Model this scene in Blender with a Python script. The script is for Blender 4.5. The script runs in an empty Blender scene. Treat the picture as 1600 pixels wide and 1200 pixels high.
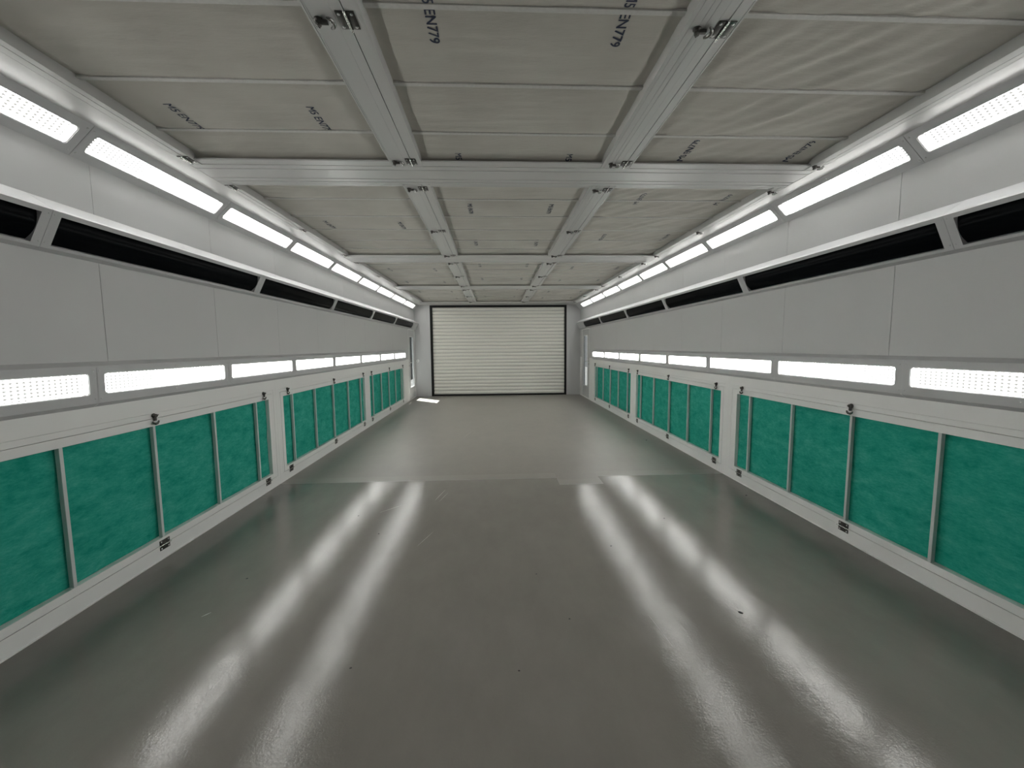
import bpy, bmesh, math, random
from mathutils import Vector, Matrix, noise
random.seed(7)
sc = bpy.context.scene
COL = sc.collection

# ------------------------------------------------------------------ camera, world, sun, exposure
YAW, PITCH, ROLL, FPX = 0.0432351, 0.0908946, 0.00846801, 637.816
cy, sy, cp, sp, cr, sr = math.cos(YAW), math.sin(YAW), math.cos(PITCH), math.sin(PITCH), math.cos(ROLL), math.sin(ROLL)
fw = Vector((sy*cp, cy*cp, -sp)); rt = Vector((cy, -sy, 0)); dn = fw.cross(rt)
rt2 = rt*cr + dn*sr; dn2 = dn*cr - rt*sr
cam_data = bpy.data.cameras.new('camera'); cam = bpy.data.objects.new('camera', cam_data); COL.objects.link(cam)
cam_data.sensor_fit = 'HORIZONTAL'; cam_data.sensor_width = 36.0; cam_data.lens = 36.0*FPX/1600.0
cam_data.clip_start = 0.02; cam_data.clip_end = 200
m = Matrix.Identity(4)
for i in range(3):
    m[i][0] = rt2[i]; m[i][1] = -dn2[i]; m[i][2] = -fw[i]
m[0][3], m[1][3], m[2][3] = 0.0, 0.0, 1.55
cam.matrix_world = m
sc.camera = cam

world = bpy.data.worlds.new('sky'); sc.world = world; world.use_nodes = True
world.node_tree.nodes['Background'].inputs[0].default_value = (0.62, 0.72, 0.85, 1)
world.node_tree.nodes['Background'].inputs[1].default_value = 0.45

sun_data = bpy.data.lights.new('sun', 'SUN'); sun = bpy.data.objects.new('sun', sun_data); COL.objects.link(sun)
sun_data.energy = 40.0; sun_data.angle = 0.009; sun_data.color = (1.0, 0.97, 0.92)
sun.rotation_euler = Vector((0.185, -0.17, -0.38)).to_track_quat('-Z', 'Y').to_euler()
sun.location = (-8, 20, 12)

LED_STRENGTH = 23.5
sc.view_settings.view_transform = 'Standard'; sc.view_settings.look = 'None'
sc.view_settings.exposure = 0.0; sc.view_settings.gamma = 1.0; sc.view_settings.use_curve_mapping = False

# ------------------------------------------------------------------ materials
class NT:
    def __init__(self, name):
        self.m = bpy.data.materials.new(name); self.m.use_nodes = True
        self.t = self.m.node_tree; self.b = self.t.nodes['Principled BSDF']; self.out = self.t.nodes['Material Output']
    def n(self, typ, **kw):
        nd = self.t.nodes.new(typ)
        for k, v in kw.items():
            if k.startswith('i_'):
                key = k[2:]
                key = int(key) if key.isdigit() else key
                nd.inputs[key].default_value = v
            else:
                setattr(nd, k, v)
        return nd
    def l(self, a, b): self.t.links.new(a, b)
    def math(self, op, a, b=None, c=None, clamp=False):
        nd = self.t.nodes.new('ShaderNodeMath'); nd.operation = op; nd.use_clamp = clamp
        for i, v in enumerate((a, b, c)):
            if v is None: continue
            if isinstance(v, (int, float)): nd.inputs[i].default_value = v
            else: self.l(v, nd.inputs[i])
        return nd.outputs[0]
    def set(self, **kw):
        for k, v in kw.items(): self.b.inputs[k.replace('_', ' ')].default_value = v
    def noise(self, vec, scale, detail=2, rough=0.5, stretch=None):
        nz = self.n('ShaderNodeTexNoise'); nz.inputs['Scale'].default_value = scale
        nz.inputs['Detail'].default_value = detail; nz.inputs['Roughness'].default_value = rough
        if stretch:
            mp = self.n('ShaderNodeMapping'); mp.inputs['Scale'].default_value = stretch
            self.l(vec, mp.inputs['Vector']); vec = mp.outputs[0]
        self.l(vec, nz.inputs['Vector'])
        return nz.outputs['Fac']
    def pos(self):
        g = self.n('ShaderNodeNewGeometry'); return g.outputs['Position']
    def bump(self, h, strength, dist):
        bp = self.n('ShaderNodeBump'); bp.inputs['Strength'].default_value = strength; bp.inputs['Distance'].default_value = dist
        self.l(h, bp.inputs['Height']); self.l(bp.outputs[0], self.b.inputs['Normal']); return bp
    def ramp(self, fac, stops):
        r = self.n('ShaderNodeValToRGB'); e = r.color_ramp.elements
        while len(e) < len(stops): e.new(0.5)
        for el, (p, c) in zip(e, stops): el.position = p; el.color = (*c, 1)
        self.l(fac, r.inputs[0]); return r.outputs[0]

def painted(name, col, rough, bump=0.15, scale=260, spec=0.5):
    k = NT(name); k.set(Base_Color=(*col, 1), Roughness=rough, Specular_IOR_Level=spec)
    p = k.pos()
    v = k.noise(p, 1.3, 3)
    c = k.ramp(v, [(0.3, tuple(x*0.965 for x in col)), (0.7, col)])
    k.l(c, k.b.inputs['Base Color'])
    if bump:
        k.bump(k.noise(p, scale, 2), bump, 0.0008)
    return k.m

M = {}
M['wall'] = painted('wall_powder_coat', (0.60, 0.602, 0.605), 0.42, 0.25, 190)
M['trim'] = painted('trim_powder_coat', (0.91, 0.91, 0.90), 0.38, 0.12, 260)
M['housing'] = painted('housing_powder_coat', (0.56, 0.565, 0.575), 0.45, 0.3, 200)
M['ceiling_metal'] = painted('ceiling_sheet_white', (0.57, 0.57, 0.56), 0.26, 0.05, 120)
M['tray'] = painted('tray_white', (0.80, 0.80, 0.80), 0.4, 0)
M['bar'] = painted('bar_metal', (0.66, 0.70, 0.69), 0.35, 0)
M['back'] = painted('backing_grey', (0.4, 0.4, 0.4), 0.6, 0)

def simple(name, col, rough, metal=0.0, spec=0.5):
    k = NT(name); k.set(Base_Color=(*col, 1), Roughness=rough, Metallic=metal, Specular_IOR_Level=spec)
    p = k.pos(); v = k.noise(p, 60, 2)
    k.l(k.ramp(v, [(0.3, tuple(x*0.9 for x in col)), (0.7, col)]), k.b.inputs['Base Color'])
    return k.m
M['dark_metal'] = simple('dark_nickel', (0.10, 0.095, 0.09), 0.32, 0.9)
M['chrome'] = simple('chrome', (0.82, 0.82, 0.80), 0.12, 1.0)
M['nickel'] = simple('worn_nickel', (0.28, 0.28, 0.27), 0.25, 1.0)
M['screw'] = simple('zinc_screw', (0.62, 0.62, 0.62), 0.3, 0.8)
M['black'] = simple('black_rubber', (0.006, 0.006, 0.006), 0.6, 0, 0.3)
M['shutter'] = simple('shutter_cream', (0.88, 0.87, 0.80), 0.42)
M['zinc'] = simple('dull_bar_grey', (0.58, 0.575, 0.55), 0.5)
M['ink'] = simple('blue_black_ink', (0.03, 0.04, 0.075), 0.8)
M['chip'] = simple('dark_grit', (0.015, 0.015, 0.015), 0.7)
M['scratch'] = simple('pale_scratch', (0.55, 0.55, 0.52), 0.6)
M['concrete'] = simple('outdoor_asphalt', (0.035, 0.035, 0.035), 0.85)
M['added_wall'] = simple('added_wall_dark', (0.024, 0.025, 0.028), 0.8)  # dark tone for the added walls outside the door panes
M['outer'] = simple('outdoor_cladding', (0.25, 0.26, 0.27), 0.7)

k = NT('black_glass'); k.set(Base_Color=(0.004, 0.005, 0.006, 1), Roughness=0.12, Specular_IOR_Level=0.22); M['black_glass'] = k.m; k.b.inputs['Specular IOR Level'].default_value = 0.02; k.b.inputs['Roughness'].default_value = 0.2

# clear pane: transparent with a weak mirror
def pane(name, fac, tint=(1, 1, 1)):
    k = NT(name)
    tr = k.n('ShaderNodeBsdfTransparent'); tr.inputs[0].default_value = (*tint, 1)
    gl = k.n('ShaderNodeBsdfGlossy'); gl.inputs['Roughness'].default_value = 0.04
    lw = k.n('ShaderNodeLayerWeight'); lw.inputs[0].default_value = 0.5
    fres = k.math('ADD', 0.04, k.math('MULTIPLY', 0.96, k.math('POWER', lw.outputs['Facing'], 5.0)))
    mx = k.n('ShaderNodeMixShader'); k.l(k.math('MULTIPLY', fres, fac), mx.inputs[0])
    k.l(tr.outputs[0], mx.inputs[1]); k.l(gl.outputs[0], mx.inputs[2]); k.l(mx.outputs[0], k.out.inputs[0])
    return k.m
M['pane'] = pane('lamp_glass', 0.5)
M['door_glass'] = pane('door_glass', 0.45, (0.9, 0.93, 0.93))

# LED board: bright diodes, dim reflector gaps between them (object coordinates: y along, z across)
k = NT('led_board')
tc = k.n('ShaderNodeTexCoord'); sep = k.n('ShaderNodeSeparateXYZ'); k.l(tc.outputs['UV'], sep.inputs[0])
fy = k.math('SUBTRACT', k.math('FRACT', sep.outputs[0]), 0.5)
fz = k.math('SUBTRACT', k.math('FRACT', sep.outputs[1]), 0.5)
d = k.math('ADD', k.math('ABSOLUTE', fy), k.math('ABSOLUTE', fz))
msk = k.n('ShaderNodeMapRange'); msk.interpolation_type = 'SMOOTHSTEP'
msk.inputs['From Min'].default_value = 0.40; msk.inputs['From Max'].default_value = 0.47
msk.inputs['To Min'].default_value = 0.62/LED_STRENGTH; msk.inputs['To Max'].default_value = 1.0
k.l(d, msk.inputs['Value'])
em = k.n('ShaderNodeEmission'); em.inputs[0].default_value = (1.0, 0.995, 0.955, 1)
k.l(k.math('MULTIPLY', msk.outputs[0], LED_STRENGTH), em.inputs[1]); k.l(em.outputs[0], k.out.inputs[0])
M['led'] = k.m

# green paint-stop filter mat
k = NT('green_filter_mat'); k.set(Roughness=0.85, Specular_IOR_Level=0.15)
p = k.pos()
n1 = k.noise(p, 7, 4, 0.6, (1, 1, 2.2)); n2 = k.noise(p, 60, 3, 0.7, (1, 0.55, 1.6)); n3 = k.noise(p, 420, 2, 0.6, (1, 0.6, 1.3))
mixv = k.math('ADD', k.math('MULTIPLY', n1, 0.55), k.math('ADD', k.math('MULTIPLY', n2, 0.3), k.math('MULTIPLY', n3, 0.15)))
k.l(k.ramp(mixv, [(0.36, (0.008, 0.29, 0.215)), (0.52, (0.035, 0.39, 0.30)), (0.66, (0.085, 0.48, 0.385))]), k.b.inputs['Base Color'])
k.bump(k.math('ADD', k.math('MULTIPLY', n2, 0.8), k.math('MULTIPLY', n3, 0.35)), 0.5, 0.006)
M['green'] = k.m

# ceiling filter fabric
k = NT('ceiling_filter_fabric'); k.set(Roughness=0.9, Specular_IOR_Level=0.1, Sheen_Weight=0.1)
p = k.pos()
n1 = k.noise(p, 2.4, 3); n2 = k.noise(p, 16, 3, 0.6, (0.45, 1.6, 1)); n3 = k.noise(p, 700, 2)
k.l(k.ramp(n1, [(0.3, (0.455, 0.437, 0.395)), (0.7, (0.53, 0.512, 0.465))]), k.b.inputs['Base Color'])
k.bump(k.math('ADD', k.math('MULTIPLY', n2, 1.0), k.math('MULTIPLY', n3, 0.10)), 0.45, 0.008)
M['fabric'] = k.m

# floor: grey paint, glossy near part and duller far part; joint line, dirt, orange peel
k = NT('floor_paint'); p = k.pos(); sx = k.n('ShaderNodeSeparateXYZ'); k.l(p, sx.inputs[0])
X, Y = sx.outputs[0], sx.outputs[1]
right = k.math('GREATER_THAN', X, 0.72); far_r = k.math('GREATER_THAN', X, 1.22)
edge = k.math('SUBTRACT', 4.68, k.math('MULTIPLY', right, 0.24)); edge = k.math('ADD', edge, k.math('MULTIPLY', far_r, 0.27))
far = k.math('GREATER_THAN', Y, edge)
strip = k.math('MULTIPLY', far, k.math('LESS_THAN', Y, k.math('ADD', edge, 0.19)))
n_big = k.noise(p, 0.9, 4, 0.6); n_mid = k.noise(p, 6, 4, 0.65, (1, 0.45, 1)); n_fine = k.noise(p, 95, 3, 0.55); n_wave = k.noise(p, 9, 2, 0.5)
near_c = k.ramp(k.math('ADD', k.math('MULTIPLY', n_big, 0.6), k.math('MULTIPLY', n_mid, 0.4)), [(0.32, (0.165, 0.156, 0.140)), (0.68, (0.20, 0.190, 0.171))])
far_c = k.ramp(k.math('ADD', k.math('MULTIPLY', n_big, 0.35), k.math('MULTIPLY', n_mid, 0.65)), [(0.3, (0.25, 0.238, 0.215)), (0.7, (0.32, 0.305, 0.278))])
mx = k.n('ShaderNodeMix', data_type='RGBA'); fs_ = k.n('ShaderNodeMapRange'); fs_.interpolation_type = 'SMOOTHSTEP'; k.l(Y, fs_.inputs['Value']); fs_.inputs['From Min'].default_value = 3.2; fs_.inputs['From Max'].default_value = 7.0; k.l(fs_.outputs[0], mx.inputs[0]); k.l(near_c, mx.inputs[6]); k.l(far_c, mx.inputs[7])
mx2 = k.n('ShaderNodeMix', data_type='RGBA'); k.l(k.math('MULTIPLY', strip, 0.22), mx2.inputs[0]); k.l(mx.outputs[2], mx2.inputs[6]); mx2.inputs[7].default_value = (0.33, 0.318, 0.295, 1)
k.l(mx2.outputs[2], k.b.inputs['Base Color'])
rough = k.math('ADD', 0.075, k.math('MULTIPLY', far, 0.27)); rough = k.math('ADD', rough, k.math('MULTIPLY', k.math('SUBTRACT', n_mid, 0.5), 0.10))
k.l(rough, k.b.inputs['Roughness']); k.set(Specular_IOR_Level=0.4)
jl = k.math('ABSOLUTE', k.math('SUBTRACT', X, -1.312)); jl = k.math('MULTIPLY', k.math('LESS_THAN', jl, 0.005), k.math('LESS_THAN', Y, 4.68))
hgt = k.math('ADD', k.math('MULTIPLY', n_fine, 0.30), k.math('MULTIPLY', n_wave, 0.5)); hgt = k.math('SUBTRACT', hgt, k.math('MULTIPLY', jl, 1.2))
k.bump(hgt, 0.45, 0.004)
M['floor'] = k.m

# ------------------------------------------------------------------ mesh helpers
class MB:
    def __init__(self): self.v = []; self.f = []; self.uv = {}
    def add(self, vs, fs):
        o = len(self.v); self.v += [tuple(x) for x in vs]; self.f += [tuple(i+o for i in f) for f in fs]; return self
    def box(self, x0, x1, y0, y1, z0, z1):
        if x0 > x1: x0, x1 = x1, x0
        if y0 > y1: y0, y1 = y1, y0
        vs = [(x0,y0,z0),(x1,y0,z0),(x1,y1,z0),(x0,y1,z0),(x0,y0,z1),(x1,y0,z1),(x1,y1,z1),(x0,y1,z1)]
        return self.add(vs, [(0,3,2,1),(4,5,6,7),(0,1,5,4),(1,2,6,5),(2,3,7,6),(3,0,4,7)])
    def extrude_y(self, prof, y0, y1):      # closed (x,z) profile
        n = len(prof); vs = [(x, y0, z) for x, z in prof] + [(x, y1, z) for x, z in prof]
        fs = [tuple(range(n)), tuple(range(2*n-1, n-1, -1))]
        fs += [(i, i+n, (i+1) % n+n, (i+1) % n) for i in range(n)]
        return self.add(vs, fs)
    def lathe(self, pts, mat, n=20):         # pts (r,h) around local z, mat places it
        o = []; fs = []
        for r, h in pts:
            for i in range(n):
                a = 2*math.pi*i/n; o.append(mat @ Vector((r*math.cos(a), r*math.sin(a), h)))
        for j in range(len(pts)-1):
            for i in range(n):
                fs.append((j*n+i, j*n+(i+1) % n, (j+1)*n+(i+1) % n, (j+1)*n+i))
        fs.append(tuple(range(n-1, -1, -1))); fs.append(tuple((len(pts)-1)*n+i for i in range(n)))
        return self.add(o, fs)
    def tube(self, path, r, n=8):
        o = []; fs = []; path = [Vector(q) for q in path]
        for j, q in enumerate(path):
            t = (path[min(j+1, len(path)-1)] - path[max(j-1, 0)]).normalized()
            a = t.orthogonal().normalized() if j == 0 else (a - t*a.dot(t)).normalized()
            b = t.cross(a); rr = r[j] if isinstance(r, (list, tuple)) else r
            for i in range(n):
                an = 2*math.pi*i/n; o.append(q + a*math.cos(an)*rr + b*math.sin(an)*rr)
        for j in range(len(path)-1):
            for i in range(n): fs.append((j*n+i, j*n+(i+1) % n, (j+1)*n+(i+1) % n, (j+1)*n+i))
        fs.append(tuple(range(n-1, -1, -1))); fs.append(tuple((len(path)-1)*n+i for i in range(n)))
        return self.add(o, fs)
    def build(self, name, mat, parent=None, bevel=0.0, smooth=False, seg=2):
        me = bpy.data.meshes.new(name); me.from_pydata(self.v, [], self.f); me.update()
        bm = bmesh.new(); bm.from_mesh(me)
        bmesh.ops.recalc_face_normals(bm, faces=bm.faces)
        if bevel > 0:
            es = [e for e in bm.edges if len(e.link_faces) == 2 and e.calc_face_angle(0) > 0.5]
            bmesh.ops.bevel(bm, geom=es, offset=bevel, segments=seg, profile=0.6, affect='EDGES', clamp_overlap=True)
        bm.to_mesh(me); bm.free()
        if smooth:
            for q in me.polygons: q.use_smooth = True
            me.set_sharp_from_angle(angle=math.radians(38))
        me.materials.append(mat)
        o = bpy.data.objects.new(name, me); COL.objects.link(o)
        if parent: o.parent = parent
        return o

def tag(o, label, cat, group=None, kind=None):
    o['label'] = label; o['category'] = cat
    if group: o['group'] = group
    if kind: o['kind'] = kind
    return o
def thing(name, loc, rz=0.0):
    o = bpy.data.objects.new(name, None); COL.objects.link(o); o.empty_display_size = 0.05
    o.location = loc; o.rotation_euler = (0, 0, rz); return o
def copy_tree(o, parent=None):
    c = o.copy(); COL.objects.link(c)
    if parent: c.parent = parent
    for ch in list(o.children): copy_tree(ch, c)
    return c

def holes_boxes(mb, y0, y1, z0, z1, holes, x0, x1, g=0.0):
    """boxes that fill y0..y1 x z0..z1 except the rectangular holes"""
    ys = sorted({y0, y1, *[min(max(h[0], y0), y1) for h in holes], *[min(max(h[1], y0), y1) for h in holes]})
    for a, b in zip(ys, ys[1:]):
        if b-a < 1e-5: continue
        mid = (a+b)/2; hs = sorted([h for h in holes if h[0] < mid < h[1]], key=lambda h: h[2]); z = z0
        for h in hs:
            if h[2] > z and z < z1: mb.box(x0, x1, a, b, z, min(h[2], z1))
            z = max(z, h[3])
        if z < z1: mb.box(x0, x1, a, b, z, z1)

def ring_plate(mb, place, u0, u1, v0, v1, a0, a1, b0, b1, rad, depth, n=7):
    """flat plate u0..u1 x v0..v1 with a rounded rectangular hole a0..a1 x b0..b1 and a return of depth behind it; place(u,v,w)->xyz"""
    inner = []; outer = []
    for cx, cyy, st, ou, ov in ((a1-rad, b1-rad, 0, u1, v1), (a0+rad, b1-rad, 90, u0, v1), (a0+rad, b0+rad, 180, u0, v0), (a1-rad, b0+rad, 270, u1, v0)):
        for i in range(n+1):
            an = math.radians(st + 90*i/n); inner.append((cx+rad*math.cos(an), cyy+rad*math.sin(an))); outer.append((ou, ov))
    N = len(inner); vs = [place(u, v, 0) for u, v in inner] + [place(u, v, 0) for u, v in outer] + [place(u, v, -depth) for u, v in inner]
    fs = []
    for i in range(N):
        j = (i+1) % N
        if outer[i] == outer[j]: fs.append((i, j, N+i))
        else: fs.append((i, j, N+j, N+i))
        fs.append((i, 2*N+i, 2*N+j, j))
    mb.add(vs, fs)
    return inner

# ------------------------------------------------------------------ room numbers
XL, XR, YF, YB, ZC = -2.48, 2.753, 13.0, -2.7, 2.855
SIDES = {
    'left': dict(x=XL, s=1, rz=0.0, dz=0.0,
                 low=[1.365, 2.617, 3.868, 5.117, 6.375, 7.650, 8.925, 10.210, 11.505],
                 up=[1.365, 2.617, 3.868, 5.112, 6.350, 7.625, 8.765, 10.025, 11.33, 12.66],
                 box=[0.40, 2.370, 4.385, 6.362, 8.330, 10.215, 12.38],
                 bank=[3.045, 6.383, 9.735], bw=1.0, door=(12.02, 12.93), pane=(12.20, 12.79)),
    'right': dict(x=XR, s=-1, rz=math.pi, dz=-0.013,
                  low=[1.355, 2.600, 3.845, 5.087, 6.312, 7.540, 8.805, 10.012, 11.24],
                  up=[1.355, 2.592, 3.835, 5.110, 6.315, 7.420, 8.700, 9.920, 11.17, 12.43],
                  box=[0.39, 2.347, 4.335, 6.345, 8.215, 10.23, 12.13],
                  bank=[3.003, 6.306, 9.600], bw=0.981, door=(11.74, 12.66), pane=(11.96, 12.49)),
}
SIDES['left']['up'][-1] = 12.66

# ------------------------------------------------------------------ the setting
mb = MB(); mb.box(XL-0.3, XR+0.3, YB-0.2, YF+0.5, -0.12, 0.0)
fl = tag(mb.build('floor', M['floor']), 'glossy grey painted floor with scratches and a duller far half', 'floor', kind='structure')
mb = MB()
for (x0, y0, x1, y1, w) in ((0.873, 2.190, 0.905, 1.93, 0.0022), (-0.62, 4.05, -0.55, 4.36, 0.003), (-0.57, 4.03, -0.51, 4.27, 0.002), (-1.10, 3.78, -0.93, 3.95, 0.003), (-1.72, 2.32, -1.69, 2.36, 0.004), (-0.55, 6.9, -0.42, 7.5, 0.006), (-0.62, 3.1, -0.53, 3.35, 0.0018)):
    dx, dy = x1-x0, y1-y0; L = math.hypot(dx, dy); nx, ny = -dy/L*w/2, dx/L*w/2; ps = []
    for i in range(6):
        t = i/5; ww = math.sin(math.pi*(0.08+0.84*t)); ps.append((x0+dx*t+nx*ww, y0+dy*t+ny*ww, 0.0006)); ps.append((x0+dx*t-nx*ww, y0+dy*t-ny*ww, 0.0006))
    mb.add(ps, [(2*i, 2*i+1, 2*i+3, 2*i+2) for i in range(5)])
mb.build('scratch_marks', M['scratch'], fl)

BANK_H = (1.612, 0.1045, 1.0905)      # half length of the wall hole, bottom, top
for nm, S in SIDES.items():
    s, xw, dz = S['s'], S['x'], S['dz']
    holes = [(c-BANK_H[0]*S['bw'], c+BANK_H[0]*S['bw'], BANK_H[1], BANK_H[2]) for c in S['bank']]
    d0, d1 = S['door']; holes.append((d0-0.04, d1+0.04, 0.0, 2.09+dz))
    mb = MB()
    holes_boxes(mb, YB, YF, 0.0, 3.06, holes, xw-s*0.09, xw-s*0.005)          # core
    # skin sheets with hairline joints
    seams_low = [YB] + [(a+b)/2 for a, b in zip(S['bank'], S['bank'][1:])] + [S['door'][0]-0.09, YF]
    seams = [YB] + [2.74 + 1.06*i for i in range(-5, 10) if YB < 2.74+1.06*i < YF-0.3] + [YF]
    for a, b in zip(seams, seams[1:]):
        holes_boxes(mb, a+0.0016, b-0.0016, 1.2165, 3.0, holes, xw-s*0.005, xw)
    lm = MB()
    for a, b in zip(seams_low, seams_low[1:]): holes_boxes(lm, a+0.0006, b-0.0006, 0.0, 1.215, holes, xw-s*0.0048, xw)
    lm.box(xw, xw+s*0.006, YB, YF, 0.0, 0.007)                                 # skirting lip
    tag(lm.build('trim_'+('21' if s > 0 else '22'), M['trim']), 'pale lower sheet lining of the %s wall around the filter banks' % nm, 'wall lining', kind='structure')
    w = mb.build('wall_'+nm, M['wall'])
    tag(w, 'white sheet metal wall on the %s with filter banks and two rows of lights' % nm, 'wall', kind='structure')
    # metal box closing the filter plenum behind the banks
    mb = MB(); mb.box(xw-s*0.5, xw-s*0.48, YB, 11.6, 0, 3.0); mb.box(xw-s*0.48, xw-s*0.09, 11.55, 11.6, 0, 3.0); mb.box(xw-s*0.48, xw-s*0.09, YB, YB+0.05, 0, 3.0)
    o = mb.build('trim_'+('1' if s > 0 else '2'), M['outer']); tag(o, 'outer casing behind the %s wall' % nm, 'wall casing', kind='structure')

# far wall with the shutter opening, wall behind the camera
SH = (-1.993, 2.317, 2.876)
mb = MB(); mb.box(XL-0.09, SH[0], YF, YF+0.12, 0, 3.06); mb.box(SH[1], XR+0.09, YF, YF+0.12, 0, 3.06); mb.box(SH[0], SH[1], YF, YF+0.12, SH[2], 3.06)
mb.box(XL, SH[0]-0.10, YF-0.006, YF, 0.0, 3.0); mb.box(SH[1]+0.10, XR, YF-0.006, YF, 0.0, 3.0)
tag(mb.build('wall_back', M['wall']), 'white end wall around the roller shutter', 'wall', kind='structure')
mb = MB(); mb.box(XL-0.09, XR+0.09, YB-0.12, YB, 0, 3.06)
tag(mb.build('wall_front', M['wall']), 'white wall behind the camera', 'wall', kind='structure')
mb = MB(); mb.box(XL-0.6, XR+0.6, YB-0.2, YF+0.4, 3.06, 3.16)
tag(mb.build('ceiling', M['back']), 'metal ceiling slab above the filter frames', 'ceiling', kind='structure')
mb = MB(); mb.box(-40, XL-0.3, -30, 45, -0.2, -0.02); mb.box(XR+0.3, 40, -30, 45, -0.2, -0.02)
tag(mb.build('ground', M['concrete']), 'dark asphalt ground seen outside through the door panes', 'ground', kind='structure')

mb = MB(); mb.box(-7.2, -7.0, 8, 40, -0.2, 6.0); mb.box(7.0, 7.2, 8, 40, -0.2, 6.0)  # walls added outside to hide bright sky and darken the door panes
tag(mb.build('added_dark_wall', M['added_wall']), 'added dark walls outside, keeping the view through the door panes dark', 'added outside wall', kind='structure')

# ------------------------------------------------------------------ roller shutter (door_1)
dr = tag(thing('door_1', ((SH[0]+SH[1])/2, YF, 0)), 'closed cream roller shutter with black edge seals on the end wall', 'roller door', kind='structure')
W = SH[1]-SH[0]; h = W/2
mb = MB(); mb.box(-h, -h+0.075, 0.005, 0.115, 0, SH[2]); mb.box(h-0.065, h, 0.005, 0.115, 0, SH[2])
mb.build('guide_rail', M['black'], dr, 0.002)
mb = MB(); mb.box(-h+0.075, h-0.065, 0.005, 0.115, SH[2]-0.082, SH[2]); mb.build('brush_seal', M['black'], dr, 0.002)
nsl = 25; z0 = 0.055; ph = (SH[2]-0.075-z0)/nsl
prof = []
for i in range(9):
    t = i/8; prof.append((-0.016*math.sin(math.pi*t)**0.75, 0.004+t*(ph-0.012)))
prof = prof + [(0.006, ph-0.008), (0.008, 0.003)]
slat_mesh = None
for i in range(nsl):
    if slat_mesh is None:
        q = MB(); vs = []; n = len(prof)
        vs = [(-h+0.06, y, z) for y, z in prof] + [(h-0.05, y, z) for y, z in prof]
        q.add(vs, [tuple(range(n)), tuple(range(2*n-1, n-1, -1))] + [(a, a+n, (a+1) % n+n, (a+1) % n) for a in range(n)])
        o = q.build('slat', M['shutter'], dr, 0, True); slat_mesh = o
    else:
        o = slat_mesh.copy(); COL.objects.link(o)
    o.location = (0, 0.062, z0+i*ph)
mb = MB(); mb.box(-h+0.06, h-0.05, 0.066, 0.085, 0.02, SH[2]-0.03); mb.build('slat_joint', M['back'], dr)
mb = MB(); mb.box(-h+0.075, h-0.065, 0.03, 0.09, 0.0, 0.05); mb.build('bottom_seal', M['black'], dr, 0.004)

# ------------------------------------------------------------------ personnel doors (door_2, door_3)
def personnel_door(name, S, label):
    y0, y1 = S['door']; p0, p1 = S['pane']; s = S['s']; cyd = (y0+y1)/2; hw = (y1-y0)/2
    t = tag(thing(name, (S['x'], cyd, 0), S['rz']), label, 'door', kind='structure')
    H = 2.065+S['dz']
    pa, pb = ((p0-cyd), (p1-cyd)) if s > 0 else (-(p1-cyd), -(p0-cyd))
    mb = MB()
    holes_boxes(mb, -hw, hw, 0.035, H, [(pa, pb, 0.36, 1.875)], -0.050, -0.006)
    mb.build('leaf', M['wall'], t, 0.002)
    mb = MB()
    for a, b, c, d_ in ((-hw-0.038, -hw-0.004, 0.0, H+0.025), (hw+0.004, hw+0.038, 0.0, H+0.025), (-hw-0.038, hw+0.038, H+0.004, H+0.025), (-hw-0.038, hw+0.038, 0.0, 0.031)):
        mb.box(-0.08, 0.004, a, b, c, d_)
    mb.build('door_frame', M['trim'], t, 0.002)
    mb = MB()
    for a, b, c, d_ in ((pa-0.012, pa+0.012, 0.348, 1.887), (pb-0.012, pb+0.012, 0.348, 1.887), (pa+0.012, pb-0.012, 1.863, 1.887), (pa+0.012, pb-0.012, 0.348, 0.372)):
        mb.box(-0.006, -0.001, a, b, c, d_)
    mb.build('glazing_bead', M['trim'], t)
    mb = MB(); mb.box(-0.032, -0.026, pa+0.001, pb-0.001, 0.361, 1.874); mb.build('glass_pane', M['door_glass'], t)
    # lever handle near the latch edge (nearer the camera)
    hy = (-hw+0.07) if s > 0 else (hw-0.07); sg = 1 if s > 0 else -1
    mb = MB(); mb.lathe([(0.026, 0), (0.026, 0.006), (0.011, 0.008), (0.011, 0.05)], Matrix.Translation((-0.006, hy, 1.11)) @ Matrix.Rotation(math.pi/2, 4, 'Y'))
    mb.tube([(0.044, hy, 1.11), (0.048, hy+sg*0.03, 1.11), (0.048, hy+sg*0.13, 1.105)], 0.0105, 10)
    hd = mb.build('door_handle', M['chrome'], t, 0, True); hd['label'] = 'bright metal lever handle'
    mb = MB(); mb.box(-0.006, -0.002, hy-0.022, hy+0.022, 1.00, 1.06)
    mb.build('lock_plate', M['dark_metal'], t, 0.002)
    return t
personnel_door('door_2', SIDES['left'], 'narrow white door with tall glass pane at far end of left wall')
personnel_door('door_3', SIDES['right'], 'narrow white door with tall glass pane at far end of right wall')

# small round push button on the end wall beside the left door
t = tag(thing('push_button', (-2.40, YF-0.006, 1.13)), 'small round white push button on end wall beside the left door', 'switch')
mb = MB(); mb.lathe([(0.045, 0), (0.045, 0.014), (0.040, 0.02)], Matrix.Rotation(math.pi/2, 4, 'X'), 24); mb.build('button_box', M['trim'], t, 0, True)
mb = MB(); mb.lathe([(0.020, 0.0201), (0.020, 0.030), (0.016, 0.034)], Matrix.Rotation(math.pi/2, 4, 'X'), 20); mb.build('button_cap', M['wall'], t, 0, True)

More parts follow.
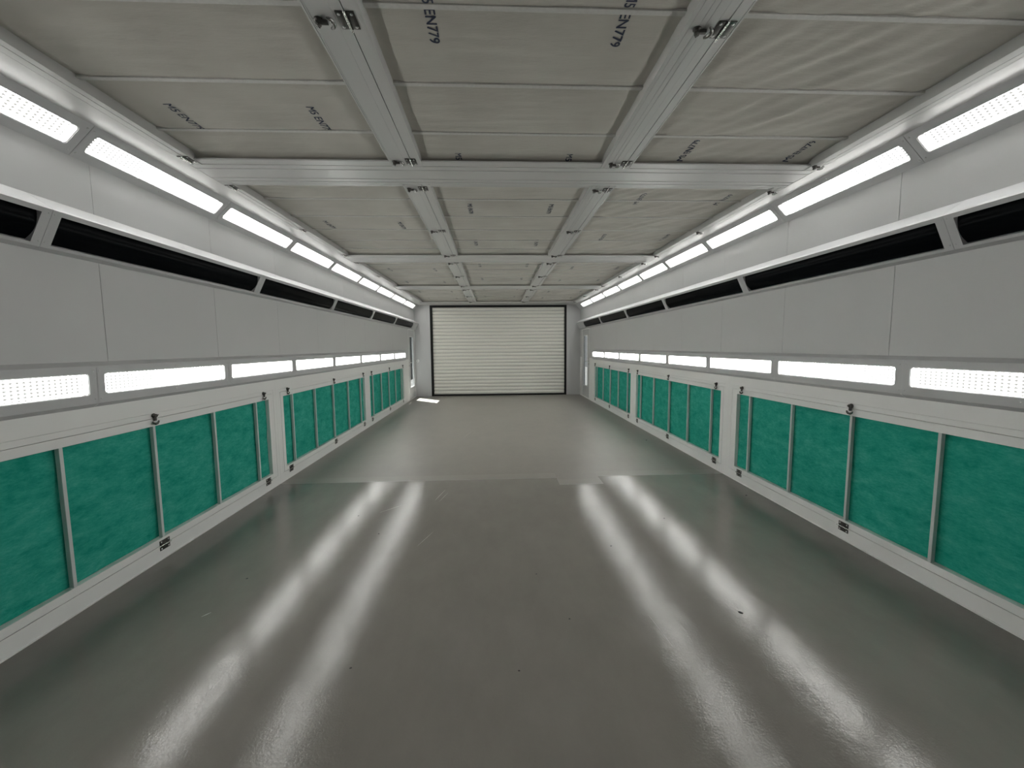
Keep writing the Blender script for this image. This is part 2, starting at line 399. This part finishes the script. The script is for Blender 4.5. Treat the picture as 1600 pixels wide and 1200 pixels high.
# ------------------------------------------------------------------ light modules
ORD = ['first', 'second', 'third', 'fourth', 'fifth', 'sixth', 'seventh', 'eighth', 'ninth', 'tenth']
def screw_mb(pos, nrm, r=0.006, hgt=0.003):
    q = MB(); mt = Matrix.Translation(pos) @ Vector(nrm).to_track_quat('Z', 'Y').to_matrix().to_4x4()
    q.lathe([(r, 0), (r, hgt*0.5), (r*0.6, hgt)], mt, 10); return q
def make_luminaire(name, profile, O, U, Wn, fu, hole, LEN=1.25, margin=0.048, D=0.042):
    """profile: outline (x,z) behind the face; O,U: face origin and direction up the face in (x,z); Wn: face normal"""
    t = thing(name, (0, 0, 0)); hl = LEN/2-0.0014
    O, U, Wn = Vector((O[0], 0, O[1])), Vector((U[0], 0, U[1])), Vector((Wn[0], 0, Wn[1]))
    def place(y, v, w): return O + U*v + Vector((0, y, 0)) + Wn*w
    mb = MB()
    a0, a1 = -hl+margin, hl-margin
    ring_plate(mb, place, -hl, hl, 0.0, fu, a0, a1, hole[0], hole[1], 0.020, 0.004)
    # edge flanges of the sheet
    for prof in profile:
        n = len(prof); vs = [(x, -hl, z) for x, z in prof]+[(x, hl, z) for x, z in prof]
        mb.add(vs, [(i, i+1, n+i+1, n+i) for i in range(n-1)])
    hs = mb.build('housing', M['housing'], t, 0)
    # end caps of the sheet (thin folded ends) keep the joint between neighbours dark
    # reflector tray
    mb = MB(); b0, b1 = hole
    P = [place(a0+0.001, b0+0.001, -0.004), place(a1-0.001, b0+0.001, -0.004), place(a1-0.001, b1-0.001, -0.004), place(a0+0.001, b1-0.001, -0.004)]
    Q = [place(a0-0.002, b0-0.002, -D), place(a1+0.002, b0-0.002, -D), place(a1+0.002, b1+0.002, -D), place(a0-0.002, b1+0.002, -D)]
    mb.add(P+Q, [(i, (i+1) % 4, 4+(i+1) % 4, 4+i) for i in range(4)] + [(4, 5, 6, 7)])
    mb.build('reflector_tray', M['tray'], t)
    mb = MB(); ring_plate(mb, lambda u, v, w: place(u, v, w-0.0035), a0, a1, b0, b1, a0+0.004, a1-0.004, b0+0.004, b1-0.004, 0.017, 0.003)
    mb.build('lens_rim', M['tray'], t)
    # LED board
    me = bpy.data.meshes.new('led_board'); m0 = 0.014
    cs = [(a0+m0, b0+m0*0.6), (a1-m0, b0+m0*0.6), (a1-m0, b1-m0*0.6), (a0+m0, b1-m0*0.6)]
    me.from_pydata([place(u, v, -D+0.003) for u, v in cs], [], [(0, 1, 2, 3)])
    uvl = me.uv_layers.new(name='UVMap'); nrow = 6; nc = round((a1-a0-2*m0)/0.0305)
    for li, uvc in enumerate(((0.5, 0.5), (nc+0.5, 0.5), (nc+0.5, nrow+0.5), (0.5, nrow+0.5))): uvl.data[li].uv = uvc
    me.materials.append(M['led'])
    bm = bmesh.new(); bm.from_mesh(me); bm.faces.ensure_lookup_table(); bm.normal_update()
    if bm.faces[0].normal.dot(Wn) < 0: bmesh.ops.reverse_faces(bm, faces=bm.faces)
    bm.to_mesh(me); bm.free()
    o = bpy.data.objects.new('led_board', me); COL.objects.link(o); o.parent = t
    # lens pane: thin slab just inside the hole
    mb = MB(); vs = [place(u, v, w) for w in (-0.0075, -0.0045) for u, v in ((a0, b0), (a1, b0), (a1, b1), (a0, b1))]
    mb.add(vs, [(0, 1, 2, 3), (4, 5, 6, 7), (0, 1, 5, 4), (1, 2, 6, 5), (2, 3, 7, 6), (3, 0, 4, 7)])
    mb.build('lens', M['pane'], t)
    for u, v in ((-hl+0.018, 0.030), (hl-0.018, 0.030), (-hl+0.018, fu-0.030), (hl-0.018, fu-0.030), (0, 0.030), (0, fu-0.028)):
        screw_mb(place(u, v, 0), Wn).build('screw', M['screw'], t, 0, True)
    return t

# lower: base z 1.20 ; face from (0.033,0.024) to (0.037,0.255)
low_len = math.hypot(0.004, 0.231)
LOW = make_luminaire('wall_light', [[(0.0, 0.0), (0.033, 0.024)], [(0.037, 0.255), (0.0, 0.280)]], (0.033, 0.024), (0.004/low_len, 0.231/low_len), (0.231/low_len, -0.004/low_len), low_len, (0.052, 0.186), D=0.0315)
r2 = math.sqrt(0.5)
UP = make_luminaire('ceiling_edge_light', [[(0.0, 0.0), (0.002, 0.0)], [(0.163, 0.161), (0.166, 0.163)]], (0.002, 0.0), (r2, r2), (r2, -r2), 0.2283, (0.053, 0.181))
def put(proto, used, loc, rz, sy_, label, cat, group):
    o = proto if not used else copy_tree(proto)
    o.location = loc; o.rotation_euler = (0, 0, rz); o.scale = (1, sy_, 1); tag(o, label, cat, group); return o
# scale is applied through the empty so that module lengths follow the measured joints
first = True
jobs = []
for nm, S in SIDES.items():
    js = [S['low'][0]-1.25] + S['low']
    for i, (a, b) in enumerate(zip(js, js[1:])):
        jobs.append((nm, S, i, a, b))
protoL = LOW; used = False
kids = []
for nm, S, idx, a, b in jobs:
    lab = 'white LED light module in the lower row of the %s wall, %s from the camera' % (nm, ORD[idx-1] if idx >= 1 else 'behind')
    if idx < 1: lab = 'LED light module of the lower %s row, outside the photo beside the camera' % nm
    o = put(protoL, False, (0, 0, 0), 0, 1, '', 'wall light', None) if not used else None
    if not used: used = True; src = protoL
    else: o = copy_tree(src)
    o.location = (S['x'], (a+b)/2, 1.20+S['dz']); o.rotation_euler = (0, 0, S['rz']); o.scale = (1, (b-a)/1.25, 1)
    tag(o, lab, 'wall light', 'lower row of LED light modules')
used = False
for nm, S in SIDES.items():
    js = [S['up'][0]-1.25] + S['up']
    for i, (a, b) in enumerate(zip(js, js[1:])):
        idx = i
        if idx >= 1: lab = 'angled LED light module along the ceiling edge of the %s wall, %s from the camera' % (nm, ORD[idx-1])
        else: lab = 'angled LED light module of the upper %s row, outside the photo beside the camera' % nm
        o = UP if not used else copy_tree(UP); used = True
        o.location = (S['x'], (a+b)/2, ZC-0.163); o.rotation_euler = (0, 0, S['rz']); o.scale = (1, (b-a)/1.25, 1)
        tag(o, lab, 'ceiling light', 'upper row of LED light modules')
    # blank end pieces of the trough
    s, xw = S['s'], S['x']; a = S['up'][-1]+0.002
    mb = MB(); mb.extrude_y([(xw, ZC-0.163), (xw+s*0.166, ZC), (xw, ZC)], a, YF-0.007)
    o = mb.build('trim_'+('3' if s > 0 else '4'), M['housing']); tag(o, 'blank end piece of the angled light trough on the %s' % nm, 'trim', kind='structure')

# ------------------------------------------------------------------ black glazed panel units
def make_panel_unit():
    t = thing('black_panel_unit', (0, 0, 0)); hl = 0.9892
    O = Vector((0.037, 0, 0.015)); E_ = Vector((0.130, 0, 0.206)); fu = (E_-O).length; U = (E_-O)/fu; Wn = Vector((U.z, 0, -U.x))
    def place(y, v, w): return O + U*v + Vector((0, y, 0)) + Wn*w
    mb = MB(); a0, a1, b0, b1 = -hl+0.048, hl-0.048, 0.0168, 0.1860
    ring_plate(mb, place, -hl, hl, 0, fu, a0, a1, b0, b1, 0.003, 0.002, 2)
    for prof in ([(0.0, 0.0), (0.037, 0.015)], [(0.130, 0.206), (0.118, 0.219), (0.0, 0.297)]):
        n = len(prof); mb.add([(x, -hl, z) for x, z in prof]+[(x, hl, z) for x, z in prof], [(i, i+1, n+i+1, n+i) for i in range(n-1)])
    for yy in (-hl, hl): mb.add([(0, yy, 0), (0.037, yy, 0.015), (0.130, yy, 0.206), (0.118, yy, 0.219), (0, yy, 0.297)], [(0, 1, 2, 3, 4)])
    # inner side returns of the opening
    P = [place(a0, b0, -0.002), place(a1, b0, -0.002), place(a1, b1, -0.002), place(a0, b1, -0.002)]
    Q = [place(a0, b0, -0.036), place(a1, b0, -0.036), place(a1, b1, -0.036), place(a0, b1, -0.036)]
    mb.add(P+Q, [(i, (i+1) % 4, 4+(i+1) % 4, 4+i) for i in range(4)])
    mb.build('casing', M['housing'], t, 0)
    mb = MB(); n = 14; vs = []; fs = []
    for i in range(n+1):
        q = i/n; v = b0+(b1-b0)*q; w = -0.030+0.026*math.sin(math.pi*q)
        vs += [place(a0, v, w), place(a1, v, w)]
    for i in range(n+1):
        q = i/n; v = b0+(b1-b0)*q; w = -0.034+0.026*math.sin(math.pi*q)
        vs += [place(a0, v, w), place(a1, v, w)]
    m2 = 2*(n+1)
    for i in range(n): fs.append((2*i, 2*i+1, 2*i+3, 2*i+2)); fs.append((m2+2*i, m2+2*i+2, m2+2*i+3, m2+2*i+1))
    mb.add(vs, fs); mb.build('curved_black_glass', M['black_glass'], t, 0, True)
    for yy in (-hl+0.014, hl-0.014):
        for v in (0.03, 0.19): screw_mb(place(yy, v, 0), Wn, 0.004, 0.002).build('screw', M['housing'], t, 0, True)
    return t
PU = make_panel_unit(); used = False
for nm, S in SIDES.items():
    js = [S['box'][0]-1.98] + S['box']
    for i, (a, b) in enumerate(zip(js, js[1:])):
        o = PU if not used else copy_tree(PU); used = True
        o.location = (S['x']+S['s']*0.0005, (a+b)/2, 2.095+S['dz']); o.rotation_euler = (0, 0, S['rz']); o.scale = (1, (b-a)/1.98, 1)
        lab = 'long unit with curved black glass on the %s wall, %s from the camera' % (nm, ORD[i-1]) if i else 'black glass unit on the %s wall, outside the photo beside the camera' % nm
        tag(o, lab, 'wall panel', 'black glass units below the upper wall')
    s, xw = S['s'], S['x']; z = 2.095+S['dz']
    mb = MB(); mb.extrude_y([(xw, z), (xw+s*0.037, z+0.015), (xw+s*0.130, z+0.206), (xw+s*0.118, z+0.219), (xw, z+0.297)], S['box'][-1]+0.002, YF-0.007)
    o = mb.build('trim_'+('5' if s > 0 else '6'), M['housing']); tag(o, 'blank white end piece of the projecting ledge on the %s' % nm, 'trim', kind='structure')

# ------------------------------------------------------------------ hardware
def hinge(parent, loc, rot):
    """hinge with its pin along local y, lying on the plane x=0 (leaves in y-z)"""
    mt = Matrix.Translation(loc) @ rot
    def tr(q):
        q.v = [tuple(mt @ Vector(v)) for v in q.v]; return q
    q = MB(); q.box(0.0, 0.0035, -0.046, 0.046, 0.005, 0.037); q.box(0.0, 0.0035, -0.046, 0.046, -0.037, -0.005)
    for yy in (-0.046, -0.015, 0.016): q.box(0.002, 0.006, yy, yy+0.029, -0.008, 0.008)
    hb = tr(q).build('hinge', M['dark_metal'], parent, 0.003, True)
    q = MB(); q.tube([(0.008, -0.054, 0), (0.008, 0.054, 0)], 0.0045, 10); tr(q).build('hinge_pin', M['chrome'], hb, 0, True)
    q = MB()
    for yy in (-0.032, 0.032):
        for zz in (-0.025, 0.025): q.lathe([(0.0062, 0.003), (0.0062, 0.005), (0.004, 0.0062)], Matrix.Translation((0, yy, zz)) @ Matrix.Rotation(math.pi/2, 4, 'Y'), 10)
    tr(q).build('hinge_screws', M['screw'], hb, 0, True)
    return hb
def latch(parent, loc, rot):
    """quarter-turn catch: keeper block above the joint and a crescent cam below"""
    mt = Matrix.Translation(loc) @ rot @ Matrix.Scale(1.35, 4)
    def tr(q):
        q.v = [tuple(mt @ Vector(v)) for v in q.v]; return q
    q = MB(); q.lathe([(0.013, 0), (0.013, 0.004), (0.009, 0.007), (0.009, 0.017), (0.006, 0.020)], Matrix.Translation((0, 0, 0.016)) @ Matrix.Rotation(math.pi/2, 4, 'Y'), 14)
    q.box(0.004, 0.013, -0.006, 0.006, -0.012, 0.016)
    lb = tr(q).build('latch', M['dark_metal'], parent, 0.0015, True)
    q = MB(); pts = []
    for i in range(9):
        a = math.radians(200+140*i/8); pts.append((0.011, 0.022*math.cos(a), -0.006+0.022*math.sin(a)))
    q.tube(pts, [0.003, 0.005, 0.006, 0.0065, 0.0065, 0.0065, 0.006, 0.005, 0.003], 8)
    q.tube([(0.018, -0.008, 0.016), (0.018, 0.010, 0.019)], 0.003, 8)
    tr(q).build('latch_cam', M['nickel'], lb, 0, True)
    return lb

# ------------------------------------------------------------------ side filter banks
def make_bank():
    t = thing('filter_bank', (0, 0, 0)); w = 1.515
    mb = MB()          # fixed surround, top and sides
    for a, b, c, d_ in ((-1.6105, 1.6105, 1.0525, 1.0895), (-1.6105, -1.5745, 0.1055, 1.0512), (1.5745, 1.6105, 0.1055, 1.0512)):
        mb.box(-0.05, -0.0006, a, b, c, d_)
    mb.build('surround', M['trim'], t, 0.001, False, 1)
    mb = MB()
    for a, b, c, d_ in ((-1.571, 1.571, 0.9965, 1.0500), (-1.571, 1.571, 0.1088, 0.160), (-1.571, -w, 0.160, 0.9965), (w, 1.571, 0.160, 0.9965)):
        mb.box(-0.045, 0.0008, a, b, c, d_)
    mb.build('door_frame', M['trim'], t)
    # filter mat, slightly pillowed between the bars
    bars = [-1.283, -0.645, 0.0, 0.645, 1.283]; q = MB(); ny, nz = 150, 42; vs = []; fs = []
    eds = [-w]+bars+[w]
    for j in range(nz+1):
        z = 0.162+(0.994-0.162)*j/nz
        for i in range(ny+1):
            y = -w+0.002+2*(w-0.002)*i/ny
            k_ = max(a for a in range(len(eds)-1) if eds[a] <= y+1e-6); tt = (y-eds[k_])/(eds[k_+1]-eds[k_]); tv = j/nz
            pil = (max(0, math.sin(math.pi*tt))**0.5)*(math.sin(math.pi*min(max(tv, 0), 1))**0.4 if 0 < tv < 1 else 0)
            x = -0.038+0.010*pil+0.006*(noise.noise(Vector((y*3.1, z*5.0, 1.7))))+0.0025*noise.noise(Vector((y*17, z*26, 4.2)))
            vs.append((x, y, z))
    for j in range(nz):
        for i in range(ny): a = j*(ny+1)+i; fs.append((a, a+1, a+ny+2, a+ny+1))
    q.add(vs, fs); q.build('filter_mat', M['green'], t, 0, True)
    q = MB(); q.box(-0.06, -0.052, -1.6, 1.6, 0.11, 1.08); q.build('backing_plate', M['back'], t)
    bp = None
    for y in bars:
        if bp is None:
            q = MB(); q.box(-0.026, 0.0, -0.0105, 0.0105, 0.160, 0.9965); bp = q.build('bar', M['bar'], t, 0.002); o = bp
        else:
            o = bp.copy(); COL.objects.link(o)
        o.location = (0, y, 0)
    for y in (-1.415, 0.0, 1.415):
        hinge(t, (0.0008, y, 0.1055), Matrix.Identity(4))
        latch(t, (0.0008, y, 1.052), Matrix.Identity(4))
    return t
BK = make_bank(); used = False
for nm, S in SIDES.items():
    for i, yc in enumerate(S['bank']):
        o = BK if not used else copy_tree(BK); used = True
        o.location = (S['x'], yc, 0); o.rotation_euler = (0, 0, S['rz']); o.scale = (1, S['bw'], 1)
        tag(o, 'green filter bank with white bars low on the %s wall, %s from the camera' % (nm, ORD[i]), 'filter panel', 'green filter banks along the side walls')

# ------------------------------------------------------------------ ceiling: beams, strips and filter frames
BAYS = [(0.450, 3.110), (3.440, 6.085), (6.450, 9.035), (9.425, 12.130)]
COLS = {'left': (-2.092, -0.614, 0.042, 0.105), 'centre': (-0.565, 0.924, 0.066, 0.125), 'right': (0.965, 2.405, 0.052, 0.058)}
beams = [(YB, 0.446), (3.114, 3.436), (6.089, 6.446), (9.039, 9.421), (12.134, YF)]
n_tr = 7
bl = ['plain ceiling sheet above the camera', 'white cross beam nearest the camera between ceiling filter frames', 'second white cross beam from the camera on the ceiling', 'third white cross beam from the camera on the ceiling', 'flat ceiling strip in front of the roller shutter wall']
for (a, b), lab in zip(beams, bl):
    mb = MB()
    if b-a < 0.6:            # folded sheet beam with shallow ribs
        prof = [(0, 0.0), (0.012, 0.0), (0.014, 0.004), (0.020, 0.004), (0.022, 0.0)]
        w = b-a; ys = [0, 0.055, 0.058, 0.066, 0.069, w-0.105, w-0.102, w-0.094, w-0.091, w-0.045, w-0.042, w-0.036, w-0.033, w]
        zs = [0, 0, 0.004, 0.004, 0, 0, 0.004, 0.004, 0, 0, 0.004, 0.004, 0, 0]
        pts = [(a+y, ZC+z) for y, z in zip(ys, zs)] + [(b, ZC+0.10), (a, ZC+0.10)]; n = len(pts)
        vs = [(-2.135, y, z) for y, z in pts] + [(2.438, y, z) for y, z in pts]
        mb.add(vs, [tuple(range(n)), tuple(range(2*n-1, n-1, -1))] + [(i, i+n, (i+1) % n+n, (i+1) % n) for i in range(n)])
    else: mb.box(-2.135, 2.438, a, b, ZC, ZC+0.10)
    o = mb.build('trim_%d' % n_tr, M['ceiling_metal']); n_tr += 1; tag(o, lab, 'ceiling beam', kind='structure')
# long strips between the columns of frames, cut at the cross beams
for (x0, x1, nm) in ((-0.6146, -0.568, 'left'), (0.9234, 0.962, 'right')):
    mb = MB()
    for a, b in BAYS:
        mb.box(x0, x1, a, b, ZC, ZC+0.10)
    o = mb.build('trim_%d' % n_tr, M['ceiling_metal']); n_tr += 1; tag(o, 'long white strip between the centre and %s ceiling filter frames' % nm, 'ceiling strip', kind='structure')
# side soffits
for (pts, nm) in (([(XL+0.166, ZC), (-2.140, ZC), (-2.140, ZC+0.1), (XL+0.166, ZC+0.1)], 'left'), ([(XR-0.166, ZC), (2.443, ZC), (2.443, ZC+0.1), (XR-0.166, ZC+0.1)], 'right')):
    mb = MB(); mb.extrude_y(pts, YB, YF-0.007)
    if nm == 'left':
        for a, b in BAYS: mb.box(-2.1385, -2.095, a, b, ZC, ZC+0.1)
    else:
        for a, b in BAYS: mb.box(2.408, 2.4415, a, b, ZC, ZC+0.1)
    o = mb.build('trim_%d' % n_tr, M['ceiling_metal']); n_tr += 1; tag(o, 'shiny white ceiling border above the %s light trough' % nm, 'ceiling strip', kind='structure')

# text meshes
def text_mesh(body, size):
    cu = bpy.data.curves.new('marking', 'FONT'); cu.body = body; cu.size = size; cu.resolution_u = 3; cu.offset = 0.0
    o = bpy.data.objects.new('marking', cu); COL.objects.link(o)
    dg = bpy.context.evaluated_depsgraph_get(); me = bpy.data.meshes.new_from_object(o.evaluated_get(dg))
    vs = [v.co.copy() for v in me.vertices]; fs = [tuple(p.vertices) for p in me.polygons]
    bpy.data.objects.remove(o); bpy.data.curves.remove(cu); bpy.data.meshes.remove(me)
    x0 = min(v.x for v in vs); x1 = max(v.x for v in vs)
    V, F, n = [], [], len(vs)          # bolder strokes: four copies shifted by about a millimetre
    for i, (dx, dy) in enumerate(((0, 0), (0.0016, 0), (0, 0.0016), (0.0016, 0.0016))):
        V += [(v.x-x0+dx, v.y+dy) for v in vs]; F += [tuple(q+n*i for q in f) for f in fs]
    return V, F, x1-x0
TXT = text_mesh('M5 EN779', 0.062)
MARKS = {   # column -> list per bay of (x, y start); the right column reads towards the camera
    'left': [[(-1.80, 2.45), (-1.035, 2.46)], [(-1.80, 4.55), (-1.02, 4.56)], [(-1.80, 7.15), (-1.03, 7.17), (-1.80, 8.5), (-1.03, 8.5)], [(-1.80, 10.0), (-1.03, 10.0), (-1.80, 11.4), (-1.03, 11.4)]],
    'centre': [[(-0.265, 1.675), (0.535, 1.67), (-0.255, 2.985), (0.53, 2.985)], [(-0.235, 4.005), (0.545, 4.005), (-0.24, 5.31), (0.545, 5.31)], [(-0.24, 6.75), (0.54, 6.75), (-0.24, 8.1), (0.54, 8.1)], [(-0.24, 9.6), (0.54, 9.6), (-0.24, 11.0), (0.54, 11.0)]],
    'right': [[(1.385, 3.045), (2.175, 3.045)], [(1.385, 3.99), (2.17, 3.99), (1.385, 5.30), (2.17, 5.30)], [(1.385, 7.3), (2.17, 7.3), (1.385, 8.6), (2.17, 8.6)], [(1.385, 10.3), (2.17, 10.3), (1.385, 11.6), (2.17, 11.6)]]}
ROT_CEIL = Matrix.Rotation(math.pi/2, 4, 'Y')      # local +x (out of the mounting plane) -> world -z
for bi, (a, b) in enumerate(BAYS):
    for ci, (cn, (x0, x1, sl, srr)) in enumerate(COLS.items()):
        cx, cyb = (x0+x1)/2, (a+b)/2
        t = thing('ceiling_filter_frame', (cx, cyb, ZC))
        tag(t, ('fabric ceiling filter frame in the %s column, %s row from the camera' % (cn, ORD[bi])), 'ceiling filter', 'fabric filter frames on the ceiling')
        X0, X1, A, B = x0-cx, x1-cx, a-cyb, b-cyb
        ix0, ix1, iy0, iy1 = X0+sl, X1-srr, A+0.045, B-0.075; my1 = B-0.010
        g = 0.0012; mb = MB()
        mb.box(X0+g, ix0, A+g, B-g, 0, 0.07); mb.box(ix1, X1-g, A+g, B-g, 0, 0.07)
        mb.box(ix0, ix1, A+g, iy0, 0.001, 0.07); mb.box(ix0, ix1, iy1, B-g, 0.001, 0.010); mb.box(ix0, ix1, B-0.008, B-g, 0.010, 0.07)
        if cn != 'right':
            for xr in (ix1+0.022, ix1+0.058, ix1+0.083) if cn == 'centre' else (ix1+0.010,):
                mb.box(xr, xr+0.005, A+g, B-g, -0.0022, 0.001)
        mb.box(ix0-0.007, ix0, A+g, B-g, -0.003, 0.001); mb.box(ix1, ix1+0.007, A+g, B-g, -0.003, 0.001)
        mb.build('frame', M['ceiling_metal'], t)
        nb = 5; pitch = 0.4865 if bi == 0 else (iy1-iy0)/6*1.02
        if bi == 0: bys = [1.742-2*0.487-cyb, 1.742-0.487-cyb, 1.752-cyb, 2.240-cyb, 2.722-cyb]
        elif bi == 1: bys = [y-cyb for y in (3.895, 4.39, 4.875, 5.345, 5.795)]
        else: bys = [iy0+(iy1-iy0)*(q+1)/6 for q in range(5)]
        bz = 0.043; bp = None
        for y in bys:
            if bp is None: q = MB(); q.box(ix0, ix1, -0.0, 0.026, bz, bz+0.012); bp = q.build('cross_bar', M['zinc'], t, 0.002); o = bp
            else: o = bp.copy(); COL.objects.link(o)
            o.location = (0, y, 0)
        eds = [iy0] + [y+0.013 for y in bys] + [my1]; seed = bi*7.3+ci*3.1
        wr = 1.0 if cn != 'centre' else 0.45
        if cn == 'right': wr = 2.3
        def fz(x, y):
            kk = 0
            for q in range(len(eds)-1):
                if eds[q] <= y: kk = q
            tt = min(max((y-eds[kk])/(eds[kk+1]-eds[kk]), 0), 1); tx = min(max((x-ix0)/(ix1-ix0), 0), 1)
            py = max(0, math.sin(math.pi*tt))**0.26; ex = min(tx, 1-tx)*(ix1-ix0); pxx = min(1, ex/0.07); pxx = pxx*pxx*(3-2*pxx)
            v = Vector((x*1.6+seed, y*5.0, seed)); dg_ = Vector(((x+0.9*y)*11.0, (y-0.35*x)*2.2, seed+3))
            w_ = 0.0075*noise.noise(v) + 0.0040*noise.noise(Vector((x*2.2, y*26+seed, 2.0))) + 0.0060*(wr-0.45)*noise.noise(dg_)
            te = min(max((y-(my1-0.10))/0.10, 0), 1); te = te*te*(3-2*te)
            return 0.060 - 0.040*te - 0.021*py*(1-te)*(0.25+0.75*pxx) + w_*py*pxx
        nx, ny = 64, 132; q = MB(); vs = []; fs = []
        for j in range(ny+1):
            y = iy0-0.004+(my1-iy0+0.005)*j/ny
            for i in range(nx+1):
                x = ix0-0.004+(ix1-ix0+0.008)*i/nx; vs.append((x, y, fz(x, y)))
        for j in range(ny):
            for i in range(nx): c = j*(nx+1)+i; fs.append((c, c+1, c+nx+2, c+nx+1))
        q.add(vs, fs); mem = q.build('filter_fabric', M['fabric'], t, 0, True)
        # printed grade marking, following the fabric
        tv, tf, tw = TXT; sgn = -1 if cn == 'right' else 1; sc_ = 0.275/tw
        for (mx_, my_) in MARKS[cn][bi]:
            q = MB(); vs = []
            for (tx_, ty_) in tv:
                X_, Y_ = mx_-cx+sgn*ty_, my_-cyb+sgn*tx_*sc_
                vs.append((X_, Y_, fz(X_, Y_)-0.0016 if iy0 < Y_ < my1 else 0.068))
            fs = [f for f in tf if all(iy0+0.002 < vs[i][1] < my1-0.002 for i in f)]
            if not fs: continue
            q.add(vs, fs); q.build('printed_marking', M['ink'], mem)
        ends = (A+0.085, 0.0, B-0.080)
        for y in ends:
            hinge(t, (X0-0.001, y, -0.0008), ROT_CEIL)
            latch(t, (X1-(0.014 if cn == 'right' else 0.046), y, -0.0008), ROT_CEIL @ Matrix.Rotation(math.pi, 4, 'X'))

# ------------------------------------------------------------------ grit on the floor
GR = [(1157, 957, .014, 'largest dark chip of grit, in the right hand light reflection on the floor'), (1010, 688, .016, 'dark flat speck on the far floor near the right filter bank'),
      (1166, 774, .012, 'dark speck on the floor below the right post between filter banks'), (1038, 810, .010, 'dark speck at a gap in the outer right light reflection'),
      (560, 806, .009, 'small dark speck on the outer left light reflection'), (592, 834, .009, 'small dark speck beside the inner left light reflection'),
      (386, 904, .008, 'small dark speck on floor below the nearest left hinge'), (838, 897, .006, 'tiny dark speck near the middle of the floor'),
      (890, 967, .006, 'tiny dark speck on the floor right of the middle'), (811, 1048, .006, 'tiny dark speck at the middle of the near floor'),
      (548, 1044, .007, 'small dark speck between the two left light reflections'), (955, 853, .009, 'small dark speck in the inner right light reflection')]
chip = None
Rm = Matrix((rt2, dn2, fw))
for (px, py, r, lab) in GR:
    dvec = Rm.transposed() @ Vector(((px-800)/FPX, (py-600)/FPX, 1.0)); tt = -1.55/dvec.z
    if chip is None:
        bm = bmesh.new(); bmesh.ops.create_icosphere(bm, subdivisions=2, radius=1.0)
        for v in bm.verts:
            v.co *= 1+0.35*noise.noise(v.co*1.3); v.co.z = max(v.co.z, -0.25)*0.35+0.0875
        me = bpy.data.meshes.new('grit'); bm.to_mesh(me); bm.free(); me.materials.append(M['chip'])
        o = chip = bpy.data.objects.new('grit', me); COL.objects.link(o)
    else:
        o = chip.copy(); COL.objects.link(o)
    o.location = (dvec.x*tt, dvec.y*tt, 0.0); o.rotation_euler = (0, 0, random.random()*6); o.scale = (r, r*0.7, r*0.8)
    tag(o, lab, 'debris', 'dark specks of grit on the floor')
